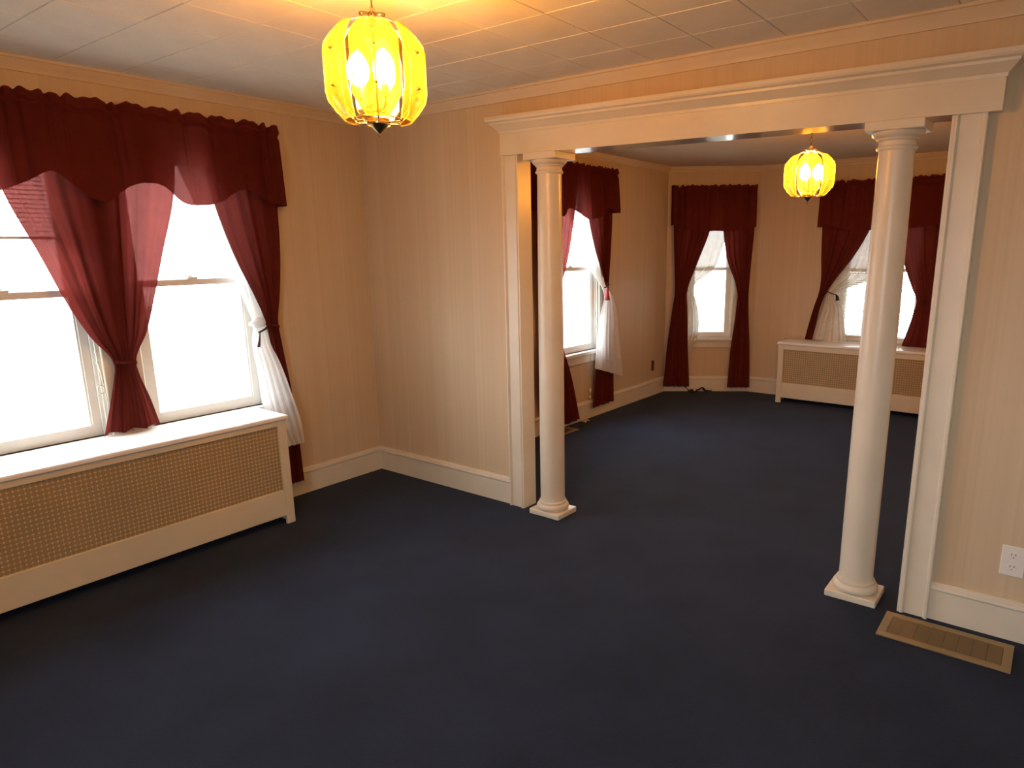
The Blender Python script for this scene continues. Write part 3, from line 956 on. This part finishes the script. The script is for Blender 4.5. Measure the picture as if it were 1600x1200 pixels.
MB().tube([F5(2.00, 0.06, 1.15), F5(2.05, 0.085, 1.135), F5(2.11, 0.085, 1.115)], 0.006, 6).build('tie_cord', M['darkcord'], t, smooth=True)
MB().tube([F5(2.11, 0.088, 1.12), F5(2.125, 0.09, 1.095), F5(2.13, 0.088, 1.06)], [0.006, 0.016, 0.02], 8).build('tassel', M['darkcord'], t, smooth=True)


# ------------------------------------------------------------------ blinds
def blind(fr, s0, s1, zt, zb, pitch, tilt, depth, label):
    t = empty('window_blind', fr((s0 + s1) / 2, depth, zb))
    F = Matrix((fr.e, fr.n, Vector((0, 0, 1)))).transposed().to_4x4()
    F.translation = fr.p
    MB().bbox(s0, s1, depth - 0.014, depth + 0.012, zt - 0.03, zt, 0.003, F).build('headrail', M['white'], t)
    me = None
    z = zt - 0.045
    while z > zb + 0.02:
        c, s_ = math.cos(tilt), math.sin(tilt)
        mb = MB()
        for a in (s0 + 0.004, s1 - 0.004):
            for q in range(5):
                v = (q / 4 - 0.5) * 0.024
                h = 0.0022 * (1 - (2 * v / 0.024) ** 2)
                mb.v.append(tuple(F @ Vector((a, depth + v * c - h * s_, z + v * s_ + h * c))))
        for q in range(4):
            mb.f.append((q, q + 1, 5 + q + 1, 5 + q))
        mb.build('slat', M['white'], t, smooth=True)
        z -= pitch
    MB().bbox(s0, s1, depth - 0.010, depth + 0.010, zb, zb + 0.014, 0.003, F).build('bottom_rail', M['white'], t)
    for a in (s0 + 0.08, s1 - 0.08):
        MB().tube([fr(a, depth + 0.013, zt - 0.03), fr(a, depth + 0.013, zb + 0.01)], 0.0009, 5).build('ladder_cord', M['cord'], t)
    tag(t, label, 'blind')
    return t
t = blind(FR, 1.775, 2.415, 2.10, 1.66, 0.021, 0.15, -0.018, 'white slatted blind half lowered behind the gathered burgundy curtain')
# pull cord with knots and ring
rp = [(1.79, 2.08), (1.792, 1.60), (1.795, 1.30), (1.800, 1.10), (1.797, 1.04), (1.803, 0.98), (1.802, 0.93), (1.800, 0.86), (1.803, 0.78), (1.806, 0.67)]
rp = [(1.775, 2.08), (1.773, 1.60), (1.770, 1.30), (1.768, 1.10), (1.766, 1.04), (1.760, 0.98), (1.756, 0.93), (1.752, 0.86), (1.751, 0.78), (1.751, 0.668)]
MB().tube([FR(a, 0.020, z) for a, z in rp], 0.0035, 6).build('pull_cord', M['cord'], t, smooth=True)
ring = [FR(1.772 + 0.016 * math.cos(2 * PI * k / 14), 0.022, 0.905 + 0.022 * math.sin(2 * PI * k / 14)) for k in range(14)]
MB().tube(ring, 0.0035, 6, True).build('pull_ring', M['cord'], t, smooth=True)
for z in (1.10, 1.045):
    MB().sphere(FR(1.768, 0.02, z), 0.008, 10, 6).build('knot', M['cord'], t, smooth=True)
blind(F5, 2.127, 2.873, 2.055, 0.655, 0.022, 0.45, -0.018, 'white slatted blind lowered in the window above the distant radiator cover')
# beaded cord in the window beyond the left column
t = empty('beaded_cord', F3(2.15, 0.02, 0.2))
MB().tube([F3(2.165, 0.026, 0.66), F3(2.160, 0.025, 0.45), F3(2.158, 0.025, 0.20)], 0.002, 5).build('string', M['cord'], t, smooth=True)
for z in (0.275, 0.205):
    MB().sphere(F3(2.158, 0.025, z), 0.012, 10, 8, 1.7).build('bead', M['cord'], t, smooth=True)
tag(t, 'white beaded pull cord hanging below the sill beyond the left column', 'cord')


# ------------------------------------------------------------------ radiator covers
def radiator(fr, s0, s1, depth, ht, g0, g1, label, grille_mat, pitch, foot=0.055, back=0.03):
    F = Matrix((fr.e, fr.n, Vector((0, 0, 1)))).transposed().to_4x4()
    F.translation = fr.p
    t = empty('radiator_cover', fr((s0 + s1) / 2, depth / 2, 0))
    w, st = 0.018, 0.055
    MB().bbox(s0 - 0.012, s1 + 0.012, back + 0.0003, depth + 0.014, ht - 0.026, ht, 0.006, F).build('top', M['cover_top'], t)
    for a in (s0, s1 - w):
        MB().box(a, a + w, back + 0.002, depth - w, 0.0, ht - 0.027, F).build('side_panel', M['cover'], t)
    for a in (s0, s1 - st):
        MB().bbox(a, a + st, depth - w, depth, 0.0, ht - 0.027, 0.003, F).build('stile', M['cover'], t)
    MB().bbox(s0 + st, s1 - st, depth - w, depth, foot, g0, 0.003, F).build('bottom_rail', M['cover'], t)
    MB().bbox(s0 + st, s1 - st, depth - w, depth, g1, ht - 0.027, 0.003, F).build('top_rail', M['cover'], t)
    # perforated sheet: every hole is cut
    nx = int(round((s1 - s0 - 2 * st) / pitch))
    nz = int(round((g1 - g0) / pitch))
    px, pz = (s1 - s0 - 2 * st) / nx, (g1 - g0) / nz
    verts, faces = [], []
    R = 0.485
    d0 = depth - w * 0.55
    tpl = []
    for (hx, hzz) in ((R, .25), (.25, R), (-.25, R), (-R, .25), (-R, -.25), (-.25, -R), (.25, -R), (R, -.25)):
        tpl.append((0.5 + hx, 0.5 + hzz))
    corner = [(1, 1), (0, 1), (0, 0), (1, 0)]
    edge = [(1, .5), (.5, 1), (0, .5), (.5, 0)]
    for i in range(nx):
        for k in range(nz):
            o_ = len(verts)
            loc = tpl + corner + edge
            for (a, c_) in loc:
                verts.append(tuple(F @ Vector((s0 + st + (i + a) * px, d0, g0 + (k + c_) * pz))))
            for (a, c_) in tpl:
                verts.append(tuple(F @ Vector((s0 + st + (i + a) * px, d0 - 0.003, g0 + (k + c_) * pz))))
            # quads corner by corner: hole verts 2q (after edge q) ...
            for q in range(4):
                h0, h1 = 2 * q, 2 * q + 1
                e0, e1 = 12 + q, 12 + (q + 1) % 4
                faces.append((o_ + h0, o_ + e0, o_ + 8 + q, o_ + h1))
                faces.append((o_ + h1, o_ + 8 + q, o_ + e1, o_ + (h1 + 1) % 8))
            for q in range(8):
                faces.append((o_ + q, o_ + (q + 1) % 8, o_ + 16 + (q + 1) % 8, o_ + 16 + q))
    mb = MB()
    mb.v, mb.f = verts, faces
    g = mb.build('grille', grille_mat, t)
    g['label'] = 'perforated tan metal grille'
    MB().box(s0 + st - 0.005, s1 - st + 0.005, d0 - 0.0055, d0 - 0.0035, g0 - 0.005, g1 + 0.005, F).build('liner', M['liner'], t)
    # iron radiator inside, glimpsed through the holes
    n_ = int((s1 - s0 - 0.3) / 0.075)
    m2 = MB()
    for q in range(n_):
        a = s0 + 0.15 + q * 0.075
        m2.bbox(a, a + 0.05, back + 0.05, depth - 0.06, 0.03, ht - 0.09, 0.012, F)
    m2.build('radiator_core', M['dark'], t)
    tag(t, label, 'radiator cover')
    return t
radiator(FR, 0.985, 2.72, 0.400, 0.663, 0.215, 0.603, 'long cream radiator cover with tan perforated grille under the front windows', M['grille'], 0.0215, back=0.045)
radiator(F5, 1.655, 3.32, 0.375, 0.638, 0.215, 0.560, 'cream radiator cover with perforated grille at the far end of back room', M['grille'], 0.0215, back=0.045)


# ------------------------------------------------------------------ pendant lamps
def lamp(x, y, zb, ztop, zc, label, rot):
    """zb: bottom of glass, ztop: top of glass, zc: ceiling"""
    t = empty('pendant_lamp', (x, y, zb))
    hgl = ztop - zb
    Z = Matrix.Translation((x, y, 0)) @ Matrix.Rotation(rot, 4, 'Z')
    # canopy and chain
    MB().lathe([(0.005, zc - 0.055), (0.012, zc - 0.05), (0.018, zc - 0.035), (0.045, zc - 0.022), (0.060, zc - 0.008), (0.062, zc)], 28, (x, y, 0)).build('canopy', M['brass'], t, True, 40)
    z = ztop + 0.060
    k = 0
    while z < zc - 0.05:
        pts = []
        for q in range(14):
            a = 2 * PI * q / 14
            p = Vector((0.008 * math.cos(a), 0, 0.0165 * math.sin(a)))
            if k % 2:
                p = Matrix.Rotation(PI / 2, 3, 'Z') @ p
            pts.append(Z @ (p + Vector((0, 0, z + 0.010))))
        MB().tube(pts, 0.0022, 6, True).build('chain_link', M['oldbrass'], t, True)
        z += 0.0255
        k += 1
    MB().tube([(x, y, ztop + 0.05), (x + 0.004, y, (ztop + zc) / 2 + 0.03), (x, y, zc - 0.05)], 0.0022, 6).build('wire', M['oldbrass'], t, True)
    # scalloped crown plate
    mb = MB()
    for k in range(48):
        a = 2 * PI * k / 48
        r = 0.036 + 0.009 * math.cos(6 * a)
        for rr, zz in ((0.012, ztop + 0.030), (r * 0.75, ztop + 0.026), (r, ztop + 0.038), (r * 1.02, ztop + 0.034), (r * 0.7, ztop + 0.018), (0.010, ztop + 0.018)):
            mb.v.append(tuple(Z @ Vector((rr * math.cos(a), rr * math.sin(a), zz))))
    for k in range(48):
        k2 = (k + 1) % 48
        for q in range(6):
            mb.f.append((k * 6 + q, k2 * 6 + q, k2 * 6 + (q + 1) % 6, k * 6 + (q + 1) % 6))
    mb.build('crown_plate', M['brass'], t, True)
    MB().lathe([(0.004, ztop + 0.060), (0.009, ztop + 0.055), (0.012, ztop + 0.045), (0.008, ztop + 0.036), (0.015, ztop + 0.028), (0.018, ztop + 0.01), (0.010, ztop - 0.005), (0.005, ztop - 0.01)], 20, (x, y, 0)).build('collar', M['brass'], t, True, 40)
    # six bent glass panels
    ap = 0.136
    hw = 0.068
    # rows: (inset radius, z, half width)
    rows = [(ap - 0.040, ztop, 0.034), (ap - 0.022, ztop - 0.022, 0.052), (ap - 0.006, ztop - 0.048, hw), (ap, ztop - 0.070, hw), (ap, zb + 0.080, hw), (ap - 0.006, zb + 0.055, hw), (ap - 0.022, zb + 0.024, 0.050), (ap - 0.038, zb, 0.032)]
    for k in range(6):
        R_ = Z @ Matrix.Rotation(k * PI / 3, 4, 'Z')
        cols = (-1, -0.78, -0.3, 0.3, 0.78, 1)
        mb, me_ = MB(), MB()
        th = 0.005
        nr, nc = len(rows), len(cols)
        # inner face field, thick in the middle and bevelled at the rim
        for sgn in (1, -1):
            for i, (r, zz, w) in enumerate(rows):
                for j, c_ in enumerate(cols):
                    rim = (j in (0, nc - 1)) or i in (0, nr - 1)
                    o_ = (th * 0.5 if not rim else th * 0.12) * sgn
                    bow = 0.006 * (1 - c_ * c_)
                    mb.v.append(tuple(R_ @ Vector((r + bow + o_, w * c_, zz))))
        for lay in (0, 1):
            o_ = lay * nr * nc
            for i in range(nr - 1):
                for j in range(nc - 1):
                    mb.f.append((o_ + i * nc + j, o_ + i * nc + j + 1, o_ + (i + 1) * nc + j + 1, o_ + (i + 1) * nc + j))
        rim = [i * nc for i in range(nr)] + [(nr - 1) * nc + j for j in range(1, nc)] + [i * nc + nc - 1 for i in range(nr - 2, -1, -1)] + [j for j in range(nc - 2, 0, -1)]
        L = len(rim)
        for q in range(L):
            a, b2 = rim[q], rim[(q + 1) % L]
            mb.f.append((a, b2, nr * nc + b2, nr * nc + a))
        g = mb.build('glass_panel', M['amber'], t, True, 35)
        # pale bevelled rim
        rv = [Vector(mb.v[i]).lerp(Vector(mb.v[nr * nc + i]), .5) for i in rim]
        MB().tube(rv, 0.0028, 6, True).build('bevelled_edge', M['edge'], g, True)
        # brass studs that hold the panel
        for zz in (ztop - 0.080, zb + 0.085):
            p0, p1 = R_ @ Vector((ap - 0.004, hw * 0.0 + 0.0, zz)), R_ @ Vector((ap + 0.016, 0, zz))
            MB().tube([p0, p0.lerp(p1, .7), p1], [0.003, 0.0045, 0.002], 8).build('stud', M['brass'], g, True)
    # frame: rods from the collar down behind the panels to the foot
    for k in range(6):
        R_ = Z @ Matrix.Rotation(k * PI / 3, 4, 'Z')
        pts = [R_ @ Vector(p) for p in ((0.012, 0, ztop + 0.018), (0.05, 0, ztop + 0.022), (ap - 0.050, 0, ztop + 0.006), (ap - 0.026, 0, ztop - 0.03), (ap - 0.012, 0, ztop - 0.075), (ap - 0.012, 0, zb + 0.085), (ap - 0.026, 0, zb + 0.03), (ap - 0.06, 0, zb - 0.004), (0.03, 0, zb - 0.006))]
        MB().tube(pts, 0.0024, 6).build('frame_rod', M['brass'], t, True)
    MB().tube([Z @ Vector((0.075 * math.cos(2 * PI * k / 36), 0.075 * math.sin(2 * PI * k / 36), zb + 0.004)) for k in range(36)], 0.0022, 6, True).build('frame_ring', M['brass'], t, True)
    # foot cup and finial
    MB().lathe([(0.010, zb + 0.010), (0.034, zb + 0.006), (0.037, zb - 0.004), (0.036, zb - 0.010), (0.030, zb - 0.012)], 28, (x, y, 0)).build('foot_cup', M['brass'], t, True, 40)
    MB().lathe([(0.001, zb - 0.050), (0.004, zb - 0.047), (0.0045, zb - 0.042), (0.003, zb - 0.038), (0.010, zb - 0.032), (0.020, zb - 0.022), (0.029, zb - 0.012)], 24, (x, y, 0)).build('finial', M['oldbrass'], t, True, 40)
    # inner stem with three candle bulbs
    MB().tube([(x, y, ztop), (x, y, zb)], 0.0045, 8).build('stem', M['brass'], t, True)
    for k in range(3):
        R_ = Z @ Matrix.Rotation(k * 2 * PI / 3 + 0.5, 4, 'Z')
        zc_ = zb + hgl * 0.24
        a = R_ @ Vector((0.0, 0, zb + 0.03))
        c_ = R_ @ Vector((0.052, 0, zc_))
        MB().tube([a, R_ @ Vector((0.035, 0, zb + 0.03)), R_ @ Vector((0.05, 0, zb + 0.045)), c_], 0.004, 6).build('arm', M['brass'], t, True)
        MB().lathe([(0.011, 0), (0.012, 0.03), (0.010, 0.034)], 16, tuple(c_)).build('socket', M['cover_top'], t, True, 40)
        MB().lathe([(0.010, 0.034), (0.018, 0.040), (0.030, 0.056), (0.035, 0.078), (0.032, 0.098), (0.020, 0.122), (0.003, 0.138)], 16, tuple(c_)).build('bulb', M['bulb'], t, True)
    tag(t, label, 'pendant lamp', 'matching amber glass pendant lamps')
lamp(2.172, -1.64, 2.000, 2.268, H, 'lit amber glass pendant lamp hanging in the front room, the larger-looking of the two', math.radians(-40))
lamp(2.570, 1.49, 1.920, 2.165, H2, 'lit amber glass pendant lamp seen through the opening beside the right column', math.radians(-73 + 180))

# ------------------------------------------------------------------ floor vents, outlets and small things
def floor_vent(x0, x1, y0, y1, n, along_x, label):
    t = empty('floor_vent', ((x0 + x1) / 2, (y0 + y1) / 2, 0))
    b_ = 0.034
    z = 0.009
    poly = MB()
    for (a0, a1, c0, c1) in ((x0, x1, y0, y0 + b_), (x0, x1, y1 - b_, y1), (x0, x0 + b_, y0 + b_, y1 - b_), (x1 - b_, x1, y0 + b_, y1 - b_)):
        poly.bbox(a0, a1, c0, c1, 0.0, z, 0.002)
    poly.build('frame', M['vent'], t)
    MB().box(x0 + 0.01, x1 - 0.01, y0 + 0.01, y1 - 0.01, 0.0002, 0.001).build('duct', M['dark'], t)
    L = (x1 - x0 if along_x else y1 - y0) - 2 * b_
    for k in range(n):
        p0 = (x0 if along_x else y0) + b_ + L * k / n
        w = L / n * 0.97
        # each louvre is a tilted plate with a raised lip
        if along_x:
            vs_ = [(p0, y0 + b_, 0.0085), (p0, y1 - b_, 0.0085), (p0 + w, y0 + b_, 0.0025), (p0 + w, y1 - b_, 0.0025), (p0, y0 + b_, 0.0065), (p0, y1 - b_, 0.0065), (p0 + w, y0 + b_, 0.0012), (p0 + w, y1 - b_, 0.0012)]
        else:
            vs_ = [(x0 + b_, p0, 0.0085), (x1 - b_, p0, 0.0085), (x0 + b_, p0 + w, 0.0025), (x1 - b_, p0 + w, 0.0025), (x0 + b_, p0, 0.0065), (x1 - b_, p0, 0.0065), (x0 + b_, p0 + w, 0.0012), (x1 - b_, p0 + w, 0.0012)]
        MB().add(vs_, [(0, 1, 3, 2), (4, 6, 7, 5), (0, 4, 5, 1), (2, 3, 7, 6), (0, 2, 6, 4), (1, 5, 7, 3)]).build('louvre', M['vent_slat'], t)
    tag(t, label, 'floor vent', 'bronze floor vents')
floor_vent(3.530, 4.012, -0.290, -0.068, 8, True, 'bronze floor vent with eight louvres in front of the right casing')
floor_vent(0.445, 0.60, 1.42, 1.74, 6, False, 'bronze floor vent on the carpet behind the left column')

def outlet(fr, s, z, w, h, mat, label, slots=True):
    F = Matrix((fr.e, fr.n, Vector((0, 0, 1)))).transposed().to_4x4()
    F.translation = fr.p
    t = empty('electric_outlet', fr(s, 0, z - h / 2))
    MB().bbox(s - w / 2, s + w / 2, 0, 0.006, z - h / 2, z + h / 2, 0.0025, F).build('cover_plate', M[mat], t)
    for dz in (-0.2, 0.2):
        R_ = F @ Matrix.Translation((s, 0.006, z + dz * h)) @ Matrix.Rotation(-PI / 2, 4, 'X')
        MB().lathe([(w * 0.21, 0), (w * 0.21, 0.0015), (w * 0.19, 0.0022)], 20, mat=R_).build('receptacle', M['plastic' if slots else mat], t)
        if slots:
            for dx in (-0.085, 0.085):
                MB().box(s + dx * w - 0.0012, s + dx * w + 0.0012, 0.0075, 0.0086, z + dz * h, z + dz * h + 0.009, F).build('slot', M['dark'], t)
            MB().box(s - 0.002, s + 0.002, 0.0075, 0.0086, z + dz * h - 0.010, z + dz * h - 0.006, F).build('slot', M['dark'], t)
    MB().bbox(s - 0.003, s + 0.003, 0.006, 0.0072, z - 0.003, z + 0.003, 0.0005, F).build('screw', M['plastic' if slots else mat], t)
    tag(t, label, 'outlet')
outlet(Frame((0, 0), (1, 0), (0, -1)), 3.962, 0.342, 0.084, 0.130, 'plastic', 'white double outlet on the wall right of the opening')
outlet(F3, 3.426, 0.33, 0.055, 0.115, 'brown', 'small dark brown outlet on the wall beyond the left column', slots=False)

# black cable lying under the bay window
pts = []
for k in range(60):
    u = k / 59
    a = 0.27 + 0.24 * u + 0.03 * math.sin(u * 21)
    d = 0.10 + 0.045 * math.sin(u * 30) + 0.02 * math.sin(u * 11)
    pts.append(F4(a, d, 0.012 + 0.012 * (1 + math.sin(u * 17)) + (0.05 * max(0, 1 - abs(u - 0.62) / 0.05))))
t = empty('cable', F4(0.36, 0.1, 0))
MB().tube(pts, 0.008, 6).build('cord_coil', M['rubber'], t, True)
MB().tube([F4(0.30, 0.085, 0.010), F4(0.25, 0.05, 0.05), F4(0.20, 0.03, 0.075), F4(0.12, 0.025, 0.08)], 0.004, 6).build('lead', M['rubber'], t, True)
tag(t, 'black cable lying in a loose coil on the carpet under the bay window', 'cable')

# small pale scrap by the hem of the curtain
mb = MB()
n_ = 9
for i in range(n_):
    for j in range(n_):
        a, c_ = (i / (n_ - 1) - .5), (j / (n_ - 1) - .5)
        sc = 1 - 0.5 * (a * a + c_ * c_)
        mb.v.append((0.485 + 0.06 * a * sc, 2.01 + 0.10 * c_ * sc, 0.004 + 0.016 * (1 - 2 * (a * a + c_ * c_)) + 0.004 * math.sin(17 * a + 9 * c_)))
for i in range(n_ - 1):
    for j in range(n_ - 1):
        mb.f.append((i * n_ + j, i * n_ + j + 1, (i + 1) * n_ + j + 1, (i + 1) * n_ + j))
o = mb.build('paper_scrap', M['paper'], None, True)
tag(o, 'small pale scrap on the carpet at the hem of the curtain behind the left column', 'scrap')
